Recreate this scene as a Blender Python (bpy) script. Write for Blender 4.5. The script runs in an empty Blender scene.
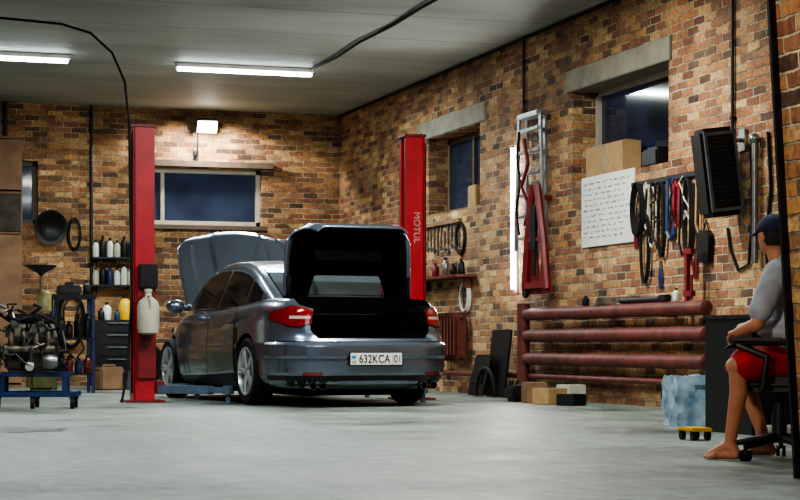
import bpy, bmesh, math, random
from mathutils import Vector, Matrix, Euler
random.seed(4)
S=bpy.context.scene; COL=S.collection
def lin(c):
    return tuple(((x/255)/12.92 if x/255<=.04045 else ((x/255+.055)/1.055)**2.4) for x in c)
def pmat(name,c,rough=.5,metal=0,var=.15,scale=8,bump=0,c2=None,es=0,coat=0,detail=4,trans=0,spec=.5):
    m=bpy.data.materials.new(name); m.use_nodes=True
    N=m.node_tree.nodes; L=m.node_tree.links; b=N['Principled BSDF']
    a=lin(c); d=lin(c2) if c2 else tuple(x*(1-2*var) for x in a)
    tc=N.new('ShaderNodeTexCoord'); nz=N.new('ShaderNodeTexNoise')
    nz.inputs['Scale'].default_value=scale; nz.inputs['Detail'].default_value=detail
    L.new(tc.outputs['Object'],nz.inputs['Vector'])
    cr=N.new('ShaderNodeValToRGB'); cr.color_ramp.elements[0].position=.35; cr.color_ramp.elements[1].position=.65
    cr.color_ramp.elements[0].color=(*d,1); cr.color_ramp.elements[1].color=(*a,1)
    L.new(nz.outputs['Fac'],cr.inputs['Fac']); L.new(cr.outputs['Color'],b.inputs['Base Color'])
    b.inputs['Roughness'].default_value=rough; b.inputs['Metallic'].default_value=metal
    b.inputs['Coat Weight'].default_value=coat; b.inputs['Transmission Weight'].default_value=trans
    b.inputs['Specular IOR Level'].default_value=spec
    if bump:
        bp=N.new('ShaderNodeBump'); bp.inputs['Strength'].default_value=bump; bp.inputs['Distance'].default_value=.01
        L.new(nz.outputs['Fac'],bp.inputs['Height']); L.new(bp.outputs['Normal'],b.inputs['Normal'])
    if es:
        L.new(cr.outputs['Color'],b.inputs['Emission Color']); b.inputs['Emission Strength'].default_value=es
    return m
def brick_mat(name,gain=1.0):
    m=bpy.data.materials.new(name); m.use_nodes=True
    N=m.node_tree.nodes; L=m.node_tree.links; b=N['Principled BSDF']
    tc=N.new('ShaderNodeTexCoord'); sp=N.new('ShaderNodeSeparateXYZ'); L.new(tc.outputs['Object'],sp.inputs[0])
    ad=N.new('ShaderNodeMath'); L.new(sp.outputs[0],ad.inputs[0]); L.new(sp.outputs[1],ad.inputs[1])
    cb=N.new('ShaderNodeCombineXYZ'); L.new(ad.outputs[0],cb.inputs[0]); L.new(sp.outputs[2],cb.inputs[1])
    def nz(s,d=4,r=.5):
        n=N.new('ShaderNodeTexNoise'); n.inputs['Scale'].default_value=s; n.inputs['Detail'].default_value=d; n.inputs['Roughness'].default_value=r; L.new(tc.outputs['Object'],n.inputs['Vector']); return n
    def mr(src,a,c,lo,hi):
        q=N.new('ShaderNodeMapRange'); q.inputs[1].default_value=a; q.inputs[2].default_value=c; q.inputs[3].default_value=lo; q.inputs[4].default_value=hi; L.new(src,q.inputs[0]); return q
    n1=nz(9,5)
    vm=N.new('ShaderNodeVectorMath'); vm.operation='MULTIPLY_ADD'; L.new(n1.outputs['Color'],vm.inputs[0]); vm.inputs[1].default_value=(.036,.026,0); L.new(cb.outputs[0],vm.inputs[2])
    br=N.new('ShaderNodeTexBrick'); L.new(vm.outputs[0],br.inputs['Vector'])
    br.inputs['Color1'].default_value=(0,0,0,1); br.inputs['Color2'].default_value=(1,1,1,1); br.inputs['Mortar'].default_value=(.5,.5,.5,1)
    br.inputs['Scale'].default_value=1; br.inputs['Brick Width'].default_value=.235; br.inputs['Row Height'].default_value=.082
    br.inputs['Mortar Size'].default_value=.009; br.inputs['Mortar Smooth'].default_value=.5; br.inputs['Bias'].default_value=0
    cr=N.new('ShaderNodeValToRGB')
    st=[(0,(62,44,38)),(.12,(110,72,50)),(.32,(152,98,62)),(.5,(184,132,80)),(.63,(128,78,56)),(.8,(208,168,112)),(.92,(162,110,72)),(1,(92,58,50))]
    e=cr.color_ramp.elements; e[0].position=0; e[0].color=(*lin(st[0][1]),1); e[1].position=1; e[1].color=(*lin(st[-1][1]),1)
    for p,c in st[1:-1]:
        q=e.new(p); q.color=(*lin(c),1)
    L.new(br.outputs['Color'],cr.inputs['Fac'])
    nt=nz(1.7,8,.7); ft=mr(nt.outputs['Fac'],.45,.65,0,.45)
    m0=N.new('ShaderNodeMix'); m0.data_type='RGBA'; L.new(ft.outputs[0],m0.inputs['Factor']); L.new(cr.outputs['Color'],m0.inputs[6]); m0.inputs[7].default_value=(*lin((142,116,84)),1)
    nm=nz(3,6,.7); mcol=N.new('ShaderNodeValToRGB'); mcol.color_ramp.elements[0].position=.38; mcol.color_ramp.elements[0].color=(*lin((108,92,76)),1); mcol.color_ramp.elements[1].position=.6; mcol.color_ramp.elements[1].color=(*lin((196,180,150)),1); L.new(nm.outputs['Fac'],mcol.inputs[0])
    mx=N.new('ShaderNodeMix'); mx.data_type='RGBA'; L.new(br.outputs['Fac'],mx.inputs['Factor']); L.new(m0.outputs[2],mx.inputs[6]); L.new(mcol.outputs[0],mx.inputs[7])
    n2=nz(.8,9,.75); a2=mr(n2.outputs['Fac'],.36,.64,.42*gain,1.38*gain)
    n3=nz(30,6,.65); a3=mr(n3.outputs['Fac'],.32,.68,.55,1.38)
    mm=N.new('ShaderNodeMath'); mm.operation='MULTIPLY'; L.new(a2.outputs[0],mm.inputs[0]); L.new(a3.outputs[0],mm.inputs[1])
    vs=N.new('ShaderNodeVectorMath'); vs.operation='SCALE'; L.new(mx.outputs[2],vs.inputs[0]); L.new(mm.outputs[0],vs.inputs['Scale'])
    L.new(vs.outputs[0],b.inputs['Base Color']); b.inputs['Roughness'].default_value=.85
    bp=N.new('ShaderNodeBump'); bp.inputs['Strength'].default_value=.9; bp.inputs['Distance'].default_value=.018; bp.invert=True
    hh=N.new('ShaderNodeMath'); hh.operation='MULTIPLY_ADD'; L.new(n3.outputs['Fac'],hh.inputs[0]); hh.inputs[1].default_value=.6; L.new(br.outputs['Fac'],hh.inputs[2])
    L.new(hh.outputs[0],bp.inputs['Height']); L.new(bp.outputs['Normal'],b.inputs['Normal'])
    return m
def floor_mat():
    m=bpy.data.materials.new('worn_concrete'); m.use_nodes=True
    N=m.node_tree.nodes; L=m.node_tree.links; b=N['Principled BSDF']
    tc=N.new('ShaderNodeTexCoord')
    def nz(s,d,r,vec=None):
        n=N.new('ShaderNodeTexNoise'); n.inputs['Scale'].default_value=s; n.inputs['Detail'].default_value=d; n.inputs['Roughness'].default_value=r; L.new(vec or tc.outputs['Object'],n.inputs['Vector']); return n
    a=nz(.7,10,.7); c=nz(6,10,.78)
    mp_=N.new('ShaderNodeMapping'); mp_.inputs['Scale'].default_value=(3.5,.35,1); mp_.inputs['Rotation'].default_value=(0,0,.25); L.new(tc.outputs['Object'],mp_.inputs[0]); d=nz(1.2,8,.7,mp_.outputs[0])
    cr=N.new('ShaderNodeValToRGB'); e=cr.color_ramp.elements
    e[0].position=.36; e[0].color=(*lin((62,70,66)),1); e[1].position=.62; e[1].color=(*lin((134,143,135)),1)
    q=e.new(.46); q.color=(*lin((106,114,107)),1)
    L.new(a.outputs['Fac'],cr.inputs['Fac'])
    def mr(src,lo,hi):
        q=N.new('ShaderNodeMapRange'); q.inputs[1].default_value=.34; q.inputs[2].default_value=.66; q.inputs[3].default_value=lo; q.inputs[4].default_value=hi; L.new(src,q.inputs[0]); return q
    m1=mr(c.outputs['Fac'],.45,1.28); m2=mr(d.outputs['Fac'],.74,1.12)
    mm=N.new('ShaderNodeMath'); mm.operation='MULTIPLY'; L.new(m1.outputs[0],mm.inputs[0]); L.new(m2.outputs[0],mm.inputs[1])
    vs=N.new('ShaderNodeVectorMath'); vs.operation='SCALE'; L.new(cr.outputs['Color'],vs.inputs[0]); L.new(mm.outputs[0],vs.inputs['Scale'])
    L.new(vs.outputs[0],b.inputs['Base Color'])
    r2=mr(a.outputs['Fac'],.36,.64); L.new(r2.outputs[0],b.inputs['Roughness']); b.inputs['Specular IOR Level'].default_value=.4
    bp=N.new('ShaderNodeBump'); bp.inputs['Strength'].default_value=.22; bp.inputs['Distance'].default_value=.01; L.new(c.outputs['Fac'],bp.inputs['Height']); L.new(bp.outputs['Normal'],b.inputs['Normal'])
    return m
def ceil_mat():
    m=bpy.data.materials.new('ceiling_slabs'); m.use_nodes=True
    N=m.node_tree.nodes; L=m.node_tree.links; b=N['Principled BSDF']
    tc=N.new('ShaderNodeTexCoord'); mp_=N.new('ShaderNodeMapping'); mp_.inputs['Scale'].default_value=(.4,.9,1); L.new(tc.outputs['Object'],mp_.inputs[0])
    n=N.new('ShaderNodeTexNoise'); n.inputs['Scale'].default_value=1.2; n.inputs['Detail'].default_value=7; L.new(mp_.outputs[0],n.inputs['Vector'])
    cr=N.new('ShaderNodeValToRGB'); e=cr.color_ramp.elements; e[0].position=.3; e[0].color=(*lin((138,143,136)),1); e[1].position=.7; e[1].color=(*lin((174,179,171)),1)
    L.new(n.outputs['Fac'],cr.inputs[0])
    br=N.new('ShaderNodeTexBrick'); L.new(tc.outputs['Object'],br.inputs['Vector']); br.offset=0
    br.inputs['Color1'].default_value=(0,0,0,1); br.inputs['Color2'].default_value=(0,0,0,1)
    br.inputs['Scale'].default_value=1; br.inputs['Brick Width'].default_value=40; br.inputs['Row Height'].default_value=1.5; br.inputs['Mortar Size'].default_value=.012
    mx=N.new('ShaderNodeMix'); mx.data_type='RGBA'; L.new(br.outputs['Fac'],mx.inputs['Factor']); L.new(cr.outputs['Color'],mx.inputs[6]); mx.inputs[7].default_value=(*lin((96,96,90)),1)
    L.new(mx.outputs[2],b.inputs['Base Color']); b.inputs['Roughness'].default_value=.6
    return m
# ---------- geometry builder
class B:
    def __init__(s): s.bm=bmesh.new()
    def add(s,vs,fs,m=0):
        v=[s.bm.verts.new(p) for p in vs]; s.bm.verts.ensure_lookup_table()
        for f in fs:
            try:
                q=s.bm.faces.new([v[i] for i in f]); q.material_index=m
            except ValueError: pass
        return s
    def box(s,c,z,m=0,rot=None,bev=0):
        R=Euler([math.radians(a) for a in rot]).to_matrix().to_4x4() if rot else Matrix()
        r=bmesh.ops.create_cube(s.bm,size=1,matrix=Matrix.Translation(c)@R@Matrix.Diagonal((*z,1)))
        fs=set(f for v in r['verts'] for f in v.link_faces)
        for f in fs: f.material_index=m
        if bev:
            es=list(set(e for v in r['verts'] for e in v.link_edges))
            bmesh.ops.bevel(s.bm,geom=es,offset=bev,segments=2,affect='EDGES',clamp_overlap=True,material=m)
        return s
    def frame(s,d):
        d=Vector(d).normalized(); a=Vector((0,0,1)) if abs(d.z)<.9 else Vector((1,0,0))
        x=d.cross(a).normalized(); return x,d.cross(x).normalized()
    def cyl(s,p0,p1,r0,r1=None,n=16,m=0):
        p0=Vector(p0);p1=Vector(p1); r1=r0 if r1 is None else r1
        x,y=s.frame(p1-p0); vs=[]
        for p,r in((p0,r0),(p1,r1)):
            for i in range(n):
                a=2*math.pi*i/n; vs.append(p+x*r*math.cos(a)+y*r*math.sin(a))
        fs=[(i,(i+1)%n,n+(i+1)%n,n+i) for i in range(n)]+[tuple(range(n))[::-1],tuple(range(n,2*n))]
        return s.add(vs,fs,m)
    def tube(s,pts,r,n=8,m=0,closed=False):
        P=[Vector(p) for p in pts]; k=len(P); vs=[]; x=None
        for i,p in enumerate(P):
            if closed: d=P[(i+1)%k]-P[i-1]
            else: d=P[min(i+1,k-1)]-P[max(i-1,0)]
            d.normalize()
            if x is None: x,_=s.frame(d)
            x=(x-d*x.dot(d)).normalized(); y=d.cross(x)
            rr=r[i] if isinstance(r,(list,tuple)) else r
            for j in range(n):
                a=2*math.pi*j/n; vs.append(p+x*rr*math.cos(a)+y*rr*math.sin(a))
        fs=[]
        for i in range(k if closed else k-1):
            for j in range(n):
                a=i*n+j; b2=i*n+(j+1)%n; c=((i+1)%k)*n+(j+1)%n; d2=((i+1)%k)*n+j; fs.append((a,b2,c,d2))
        if not closed: fs+= [tuple(range(n))[::-1],tuple(range((k-1)*n,k*n))]
        return s.add(vs,fs,m)
    def lathe(s,prof,c=(0,0,0),ax=(0,0,1),n=24,m=0,capped=True):
        c=Vector(c); ax=Vector(ax).normalized(); x,y=s.frame(ax); vs=[];k=len(prof)
        for r,h in prof:
            for j in range(n):
                a=2*math.pi*j/n; vs.append(c+ax*h+x*r*math.cos(a)+y*r*math.sin(a))
        fs=[(i*n+j,i*n+(j+1)%n,(i+1)*n+(j+1)%n,(i+1)*n+j) for i in range(k-1) for j in range(n)]
        if capped: fs+=[tuple(range(n))[::-1],tuple(range((k-1)*n,k*n))]
        return s.add(vs,fs,m)
    def grid(s,f,nu,nv,m=0):
        vs=[f(i/nu,j/nv) for i in range(nu+1) for j in range(nv+1)]
        fs=[(i*(nv+1)+j,(i+1)*(nv+1)+j,(i+1)*(nv+1)+j+1,i*(nv+1)+j+1) for i in range(nu) for j in range(nv)]
        return s.add(vs,fs,m)
    def sph(s,c,r,m=0,n=16,rot=None):
        r=(r,r,r) if isinstance(r,(int,float)) else r
        R=Euler([math.radians(a) for a in rot]).to_matrix().to_4x4() if rot else Matrix()
        q=bmesh.ops.create_uvsphere(s.bm,u_segments=n,v_segments=max(6,n//2),radius=1,matrix=Matrix.Translation(c)@R@Matrix.Diagonal((*r,1)))
        for f in set(f for v in q['verts'] for f in v.link_faces): f.material_index=m
        return s
    def prism(s,poly,vec,m=0):
        vec=Vector(vec); n=len(poly); vs=[Vector(p) for p in poly]; vs+= [p+vec for p in vs]
        fs=[tuple(range(n)),tuple(range(n,2*n))[::-1]]+[(i,n+i,n+(i+1)%n,(i+1)%n) for i in range(n)]
        return s.add(vs,fs,m)
    def cap(s,p0,p1,r0,r1=None,n=16):
        r1=r0 if r1 is None else r1
        s.cyl(p0,p1,r0,r1,n); s.sph(p0,r0,n=n); s.sph(p1,r1,n=n); return s
    def turn(s,cent,ang,start=0,axis='Z'):
        vs=list(s.bm.verts)[start:]
        bmesh.ops.rotate(s.bm,cent=cent,matrix=Matrix.Rotation(math.radians(ang),3,axis),verts=vs); return s
    def fin(s,name,mats,parent=None,ang=38,loc=None,rot=None,weld=False,norm=True):
        if weld: bmesh.ops.remove_doubles(s.bm,verts=s.bm.verts,dist=1e-4)
        if norm: bmesh.ops.recalc_face_normals(s.bm,faces=s.bm.faces)
        me=bpy.data.meshes.new(name); s.bm.to_mesh(me); s.bm.free()
        for mm in (mats if isinstance(mats,(list,tuple)) else [mats]): me.materials.append(mm)
        for p in me.polygons: p.use_smooth=True
        try: me.set_sharp_from_angle(angle=math.radians(ang))
        except Exception: pass
        o=bpy.data.objects.new(name,me); COL.objects.link(o)
        if parent: o.parent=parent
        if loc: o.location=loc
        if rot: o.rotation_euler=[math.radians(a) for a in rot]
        return o
def T(o,label,cat,group=None,kind=None):
    o['label']=label; o['category']=cat
    if group: o['group']=group
    if kind: o['kind']=kind
    return o
def struct(o,label=None):
    o['kind']='structure'
    if label: o['label']=label
    o['category']=o.name.split('_')[0]
    return o
def E(name,label,cat,loc=(0,0,0),rz=0,scale=1,group=None):
    o=bpy.data.objects.new(name,None); COL.objects.link(o); o.location=loc; o.rotation_euler=(0,0,math.radians(rz)); o.scale=(scale,)*3
    o.empty_display_size=.1
    return T(o,label,cat,group)
def dup(o,loc=None,rot=None,parent=None,scale=None,keep=True):
    c=o.copy(); COL.objects.link(c)
    if parent: c.parent=parent
    if loc is not None: c.location=loc
    if rot is not None: c.rotation_euler=[math.radians(a) for a in rot]
    if scale is not None: c.scale=scale
    for ch in list(o.children): dup(ch,parent=c)
    return c
def baked(o):
    dg=bpy.context.evaluated_depsgraph_get(); me=bpy.data.meshes.new_from_object(o.evaluated_get(dg))
    o.modifiers.clear(); o.data=me
    for p in me.polygons: p.use_smooth=True
    return o
def remesh(b,name,mats,parent,voxel=.01,sm=4):
    o=b.fin(name,mats,None,norm=True)
    r=o.modifiers.new('r','REMESH'); r.mode='VOXEL'; r.voxel_size=voxel; r.use_smooth_shade=True
    q=o.modifiers.new('s','SMOOTH'); q.factor=.5; q.iterations=sm
    baked(o)
    if not o.data.materials: o.data.materials.append(mats if not isinstance(mats,list) else mats[0])
    if parent: o.parent=parent
    return o
def text(name,body,size,loc,rot,mat,parent=None,ext=.001,align='CENTER',sx=1):
    cu=bpy.data.curves.new(name,'FONT'); cu.body=body; cu.size=size; cu.extrude=ext; cu.align_x=align; cu.align_y='CENTER'
    t=bpy.data.objects.new(name+'_t',cu); COL.objects.link(t)
    dg=bpy.context.evaluated_depsgraph_get(); me=bpy.data.meshes.new_from_object(t.evaluated_get(dg))
    bpy.data.objects.remove(t); me.materials.clear(); me.materials.append(mat)
    o=bpy.data.objects.new(name,me); COL.objects.link(o); o.location=loc; o.rotation_euler=[math.radians(a) for a in rot]; o.scale=(sx,1,1)
    if parent: o.parent=parent
    return o
def li(tab,x):
    if x<=tab[0][0]: return tab[0][1:]
    for a,b in zip(tab,tab[1:]):
        if x<=b[0]:
            t=(x-a[0])/(b[0]-a[0]); return tuple(p+(q-p)*t for p,q in zip(a[1:],b[1:]))
    return tab[-1][1:]
# ---------- materials
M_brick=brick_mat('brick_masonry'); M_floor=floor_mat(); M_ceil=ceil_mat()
M_lintel=pmat('lintel_concrete',(144,138,122),.85,scale=5,bump=.3)
M_plaster=pmat('pale_plaster',(150,140,122),.9)
M_frame=pmat('window_frame_paint',(184,178,162),.6,var=.1)
M_framed=pmat('window_frame_dark',(96,84,70),.6)
M_pane=pmat('dusk_glow_glass',(46,56,78),.06,scale=.9,c2=(11,15,26),es=.2)  # faint emission in the panes stands for the dusk light outside
M_red=pmat('red_lift_paint',(172,28,42),.35,var=.12,scale=5,coat=.3)
M_redd=pmat('dark_red_paint',(122,22,28),.45,var=.2)
M_pipe=pmat('oxide_red_paint',(108,46,38),.55,var=.28,scale=7,bump=.15)
M_black=pmat('black_plastic',(20,20,22),.45,var=.2,spec=.35)
M_rubber=pmat('black_rubber',(16,16,17),.75,var=.2,spec=.3)
M_dark=pmat('dark_steel',(46,46,50),.45,.6,scale=12)
M_hframe=pmat('heater_frame_grey',(84,86,88),.5,.2)
M_steel=pmat('bare_steel',(150,150,152),.35,.9,scale=14)
M_alu=pmat('aluminium',(160,162,164),.4,.7,scale=10,var=.2)
M_white=pmat('white_plastic',(222,222,214),.45,var=.05)
M_milky=pmat('milky_plastic',(190,188,170),.4,var=.08)
M_letter=pmat('faded_lettering',(206,150,146),.5,var=.2,scale=20)
M_blue=pmat('blue_paint',(26,48,100),.45,var=.25)
M_bgrey=pmat('blue_grey_paint',(92,112,134),.45,var=.15)
M_yel=pmat('yellow_paint',(226,172,20),.4,var=.1)
M_card=pmat('cardboard',(172,138,94),.85,var=.12)
M_wood=pmat('old_plywood',(140,104,76),.8,var=.22,scale=3)
M_woodd=pmat('dark_plywood',(70,58,50),.8,var=.3,scale=6)
M_grease=pmat('greasy_cast_metal',(118,108,94),.5,.6,var=.35,scale=9,bump=.5)
M_lamp=pmat('tube_glow',(236,248,250),.5,var=0,es=22)
M_lampv=pmat('wall_tube_glow',(248,250,244),.5,var=0,es=60)
M_lampw=pmat('flood_glow',(255,250,235),.5,var=0,es=16)
M_skin=pmat('skin',(178,118,90),.55,var=.08,scale=12)
M_navy=pmat('navy_cloth',(18,26,66),.9,var=.2,scale=30)
M_hood=pmat('heather_grey_knit',(158,166,180),.95,var=.18,scale=9,bump=.6)
M_shorts=pmat('red_sports_cloth',(180,22,36),.8,var=.2,scale=9,bump=.4)
M_hair=pmat('dark_hair',(24,18,15),.8)
M_greenj=pmat('olive_plastic',(104,104,60),.5)
M_plastic=pmat('crumpled_film',(190,218,236),.08,var=.3,scale=6,bump=.5,trans=.15,detail=2,coat=1,c2=(110,146,172))
# ---------- room shell
H=4.27; XR=8.16; YB=28.26
def cells(name,axis,f0,f1,u0,u1,z0,z1,ops):
    us=sorted(set([u0,u1]+[o[0] for o in ops]+[o[1] for o in ops])); zs=sorted(set([z0,z1]+[o[2] for o in ops]+[o[3] for o in ops]))
    b=B()
    for a,c in zip(us,us[1:]):
        for d,e in zip(zs,zs[1:]):
            cu,cz=(a+c)/2,(d+e)/2
            if any(o[0]<cu<o[1] and o[2]<cz<o[3] for o in ops): continue
            ce=((f0+f1)/2,cu,cz) if axis=='x' else (cu,(f0+f1)/2,cz)
            sz=(f1-f0,c-a,e-d) if axis=='x' else (c-a,f1-f0,e-d)
            b.box(ce,sz)
    return struct(b.fin(name,M_brick,norm=False))
A=(21.89,23.9,2.39,3.42); W=(16.56,18.96,2.43,3.45)
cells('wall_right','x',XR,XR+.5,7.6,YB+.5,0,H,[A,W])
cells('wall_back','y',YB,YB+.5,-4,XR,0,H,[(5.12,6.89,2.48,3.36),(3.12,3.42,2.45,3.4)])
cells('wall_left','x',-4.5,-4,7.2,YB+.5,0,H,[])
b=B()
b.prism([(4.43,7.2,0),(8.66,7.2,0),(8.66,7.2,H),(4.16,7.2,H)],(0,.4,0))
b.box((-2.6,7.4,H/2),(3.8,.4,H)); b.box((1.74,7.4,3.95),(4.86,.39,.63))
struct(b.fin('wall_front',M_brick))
struct(B().box((2.2,12.9,-.1),(13.2,32.8,.2)).fin('floor',M_floor),'worn pale concrete garage floor')
struct(B().box((2.2,18.0,H+.1),(13.2,21.6,.2)).fin('ceiling',M_ceil),'grey concrete slab ceiling')
struct(B().prism([(4.395,7.6,0),(4.44,7.6,0),(4.23,7.6,3.3),(4.185,7.6,3.3)],(0,.02,0)).fin('trim_1',M_black),'black steel strip edging the gateway')
for i,(u0,u1) in enumerate(((21.65,24.3),(16.48,19.1))):
    struct(B().box((XR+.2,(u0+u1)/2,3.55),(.46,u1-u0,.24),bev=.008).fin('trim_%d'%(2+i),M_lintel),'concrete lintel')
def window(name,axis,pos,u0,u1,z0,z1,fm,mull,label):
    b=B(); t=.07
    def bx(ua,ub,za,zb,th,off,m):
        c=(pos+off,(ua+ub)/2,(za+zb)/2) if axis=='x' else ((ua+ub)/2,pos+off,(za+zb)/2)
        s=(th,ub-ua,zb-za) if axis=='x' else (ub-ua,th,zb-za)
        b.box(c,s,m,bev=.004 if m==0 else 0)
    bx(u0,u1,z0,z0+t,.08,0,0); bx(u0,u1,z1-t,z1,.08,0,0); bx(u0,u0+t,z0,z1,.08,0,0); bx(u1-t,u1,z0,z1,.08,0,0)
    for q in mull: bx(q-.03,q+.03,z0,z1,.075,0,0)
    bx(u0+.01,u1-.01,z0+.01,z1-.01,.02,.02,1)
    return struct(b.fin(name,[fm,M_pane]),label)
window('window_1','y',YB+.16,5.12,6.89,2.48,3.36,M_frame,[5.34],'wide pale-framed window with dark dusk glass')
window('window_2','x',XR+.32,21.89,23.9,2.39,3.42,M_framed,[22.9],'recessed dark window under concrete lintel')
window('window_3','x',XR+.32,16.56,18.96,2.43,3.45,M_frame,[],'recessed pale-framed window under concrete lintel')
window('window_4','y',YB+.16,3.12,3.42,2.45,3.4,M_framed,[],'narrow dark window')
struct(B().box((6.0,YB-.05,3.42),(2.1,.12,.09)).box((6.0,YB-.04,2.44),(1.9,.1,.06)).fin('trim_4',M_framed),'wooden window head and sill')

# ---------- lamps
def fixture(x0,x1,y,z=4.2,pw=150,col=(.88,1,.98)):
    L=x1-x0; e=E('ceiling_lamp','long fluorescent batten lamp fixed to the ceiling','lamp',((x0+x1)/2,y,z),group='fluorescent ceiling lamps')
    B().box((0,0,.035),(L+.06,.12,.05),bev=.006).fin('lamp_housing',M_white,e)
    for dy in(-.035,.035): B().cyl((-L/2,dy,-.02),(L/2,dy,-.02),.017,n=10).fin('lamp_tube',M_lamp,e)
    ld=bpy.data.lights.new('tube_light','AREA'); ld.shape='RECTANGLE'; ld.size=L; ld.size_y=.1; ld.energy=pw; ld.color=col
    lo=bpy.data.objects.new('tube_light',ld); COL.objects.link(lo); lo.location=((x0+x1)/2,y,z-.05)
    return e
fixture(4.64,6.42,23.6,pw=250); fixture(1.4,3.2,23.4,pw=175)
fixture(1.2,3.0,16.2,pw=160,col=(.94,1,.98)); fixture(4.6,6.4,16.2,pw=290,col=(.99,1,.94)); fixture(.8,2.6,10.5,pw=55,col=(.9,1,.99)); fixture(4.4,6.2,11,pw=120,col=(.95,1,.97))
fl=E('flood_lamp','bright square flood lamp on a wall bracket','lamp',(5.96,YB,4.0))
B().box((0,-.22,0),(.34,.1,.22),rot=(25,0,0),bev=.015).fin('lamp_housing',M_dark,fl)
B().box((0,-.275,-.024),(.3,.012,.18),rot=(25,0,0)).fin('lamp_lens',M_lampw,fl)
B().tube([(-.12,0,-.45),(-.12,-.1,-.42),(-.12,-.16,-.1)],.015).box((-.12,-.01,-.45),(.08,.02,.16)).fin('bracket',M_dark,fl)
ld=bpy.data.lights.new('flood_light','SPOT'); ld.energy=260; ld.spot_size=2.7; ld.shadow_soft_size=.12; ld.color=(1,.93,.8)
lo=bpy.data.objects.new('flood_light',ld); COL.objects.link(lo); lo.location=(5.96,YB-.42,3.95); lo.rotation_euler=(math.radians(25),0,0)
vt=E('tube_lamp','vertical fluorescent tube lamp fixed to the brick wall','lamp',(XR,20.6,1.26))
B().box((-.015,0,.87),(.03,.05,1.76),bev=.004).fin('lamp_housing',M_white,vt)
B().cyl((-.07,0,.03),(-.07,0,1.71),.018,n=12).fin('lamp_tube',M_lampv,vt)
ld=bpy.data.lights.new('wall_tube_light','AREA'); ld.shape='RECTANGLE'; ld.size=.03; ld.size_y=1.6; ld.energy=60; ld.color=(1,1,.96)
lo=bpy.data.objects.new('wall_tube_light',ld); COL.objects.link(lo); lo.location=(XR-.11,20.6,2.13)
lo.rotation_euler=Vector((-1,0,0)).to_track_quat('-Z','Y').to_euler()
ld=bpy.data.lights.new('pier_fill_light','AREA'); ld.size=.5; ld.energy=45; ld.color=(1,.86,.68)  # added fill with no visible source, brightens the brick pier
lo=bpy.data.objects.new('pier_fill_light',ld); COL.objects.link(lo); lo.location=(-2.2,3.5,3.6); lo.rotation_euler=(Vector((4.6,7.2,1.8))-Vector((-2.2,3.5,3.6))).to_track_quat('-Z','Y').to_euler(); ld.spread=math.radians(60)
w=bpy.data.worlds.new('World'); S.world=w; w.use_nodes=True; w.node_tree.nodes['Background'].inputs[0].default_value=(.28,.37,.44,1); w.node_tree.nodes['Background'].inputs[1].default_value=.5

# ---------- CAR
paint=pmat('steel_blue_metallic_paint',(114,127,146),.22,.8,var=.04,scale=3,coat=1)
M_glass=pmat('tinted_car_glass',(26,30,36),.04,.0,var=.3,scale=2,coat=.5)
M_glassr=pmat('rear_glass_tint',(96,110,120),.08,.4,var=.1,scale=2,coat=.6)
M_tail=pmat('tail_lamp_red',(125,10,18),.15,var=.25,scale=30,coat=.7)
M_tailw=pmat('tail_lamp_clear',(190,150,150),.15,var=.1,coat=1)
M_liner=pmat('black_trunk_lining',(8,8,9),.95,var=.3,scale=20,spec=.05)
M_rim=pmat('alloy_rim_silver',(206,208,212),.3,.6,var=.08)
M_plate=pmat('plate_white',(232,232,226),.4,var=.03)
M_ink=pmat('plate_ink',(12,12,14),.5)
M_chrome=pmat('chrome_trim',(210,212,216),.12,1,var=.03)
car=E('car','steel-blue sedan with boot and bonnet open between lift posts','car',(5.2,20.2,0),5,1.06)
ZT=[(-2.5,.97),(-2.2,1.02),(-1.7,1.03),(-1,.99),(0,.955),(1,.93),(1.5,.87),(2,.77),(2.34,.62)]
RW=[(0,.80,.12),(.05,.865,.05),(.14,.895,.015),(.33,.91,0),(.5,.912,0),(.56,.905,.02),(.60,.90,.06),(.74,.893,.08),(.88,.868,.10),(.95,.835,.13),(1,.775,.18)]
ZB=.17
def mp(sx,sy,w,e):
    n=6.5 if sy<0 else 3.3
    mm=max(abs(sx),abs(sy)); pn=(abs(sx)**n+abs(sy)**n)**(1/n) if mm>0 else 1
    k=mm/pn if mm>0 else 0
    return w*sx*k,(sy*k*((2.5-e) if sy<0 else (2.34-1.4*e)))
def sp(sx,sy,v):
    w_,e_=li(RW,v); x,y=mp(sx,sy,w_,e_); zt=li(ZT,y)[0]; return Vector((x,y,ZB+v*(zt-ZB)))
def spz(sx,sy,z,off=0):
    v=.5
    for _ in range(5):
        p=sp(sx,sy,v); zt=li(ZT,p.y)[0]; v=min(1,max(0,(z-ZB)/(zt-ZB)))
    p=sp(sx,sy,v)
    if off:
        if abs(sx)>=abs(sy): a=sp(sx,sy-.01,v);c=sp(sx,min(1,sy+.01) if abs(sy)>.98 else sy+.01,v)
        else: a=sp(sx-.01,sy,v);c=sp(sx+.01,sy,v)
        t=(c-a); t.z=0; t.normalize(); nn=Vector((t.y,-t.x,0))
        if nn.dot(Vector((p.x,p.y*.4,0)))<0: nn=-nn
        p=p+nn*off
    return p
nx,ny,nr=16,72,26
b=B()
def per():
    L=[]
    for i in range(nx): L.append((-1+2*i/nx,-1))
    for j in range(ny): L.append((1,-1+2*j/ny))
    for i in range(nx): L.append((1-2*i/nx,1))
    for j in range(ny): L.append((-1,1-2*j/ny))
    return L
P=per(); K=len(P); vs=[];fs=[]
for r in range(nr+1):
    for q in P: vs.append(sp(q[0],q[1],r/nr))
for r in range(nr):
    for i in range(K): fs.append((r*K+i,r*K+(i+1)%K,(r+1)*K+(i+1)%K,(r+1)*K+i))
b.add(vs,fs)
def topf(u,v):
    sx,sy=-1+2*u,-1+2*v; p=sp(sx,sy,1); p.z+=.035*(1-max(abs(sx),abs(sy))**4); return p
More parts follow.
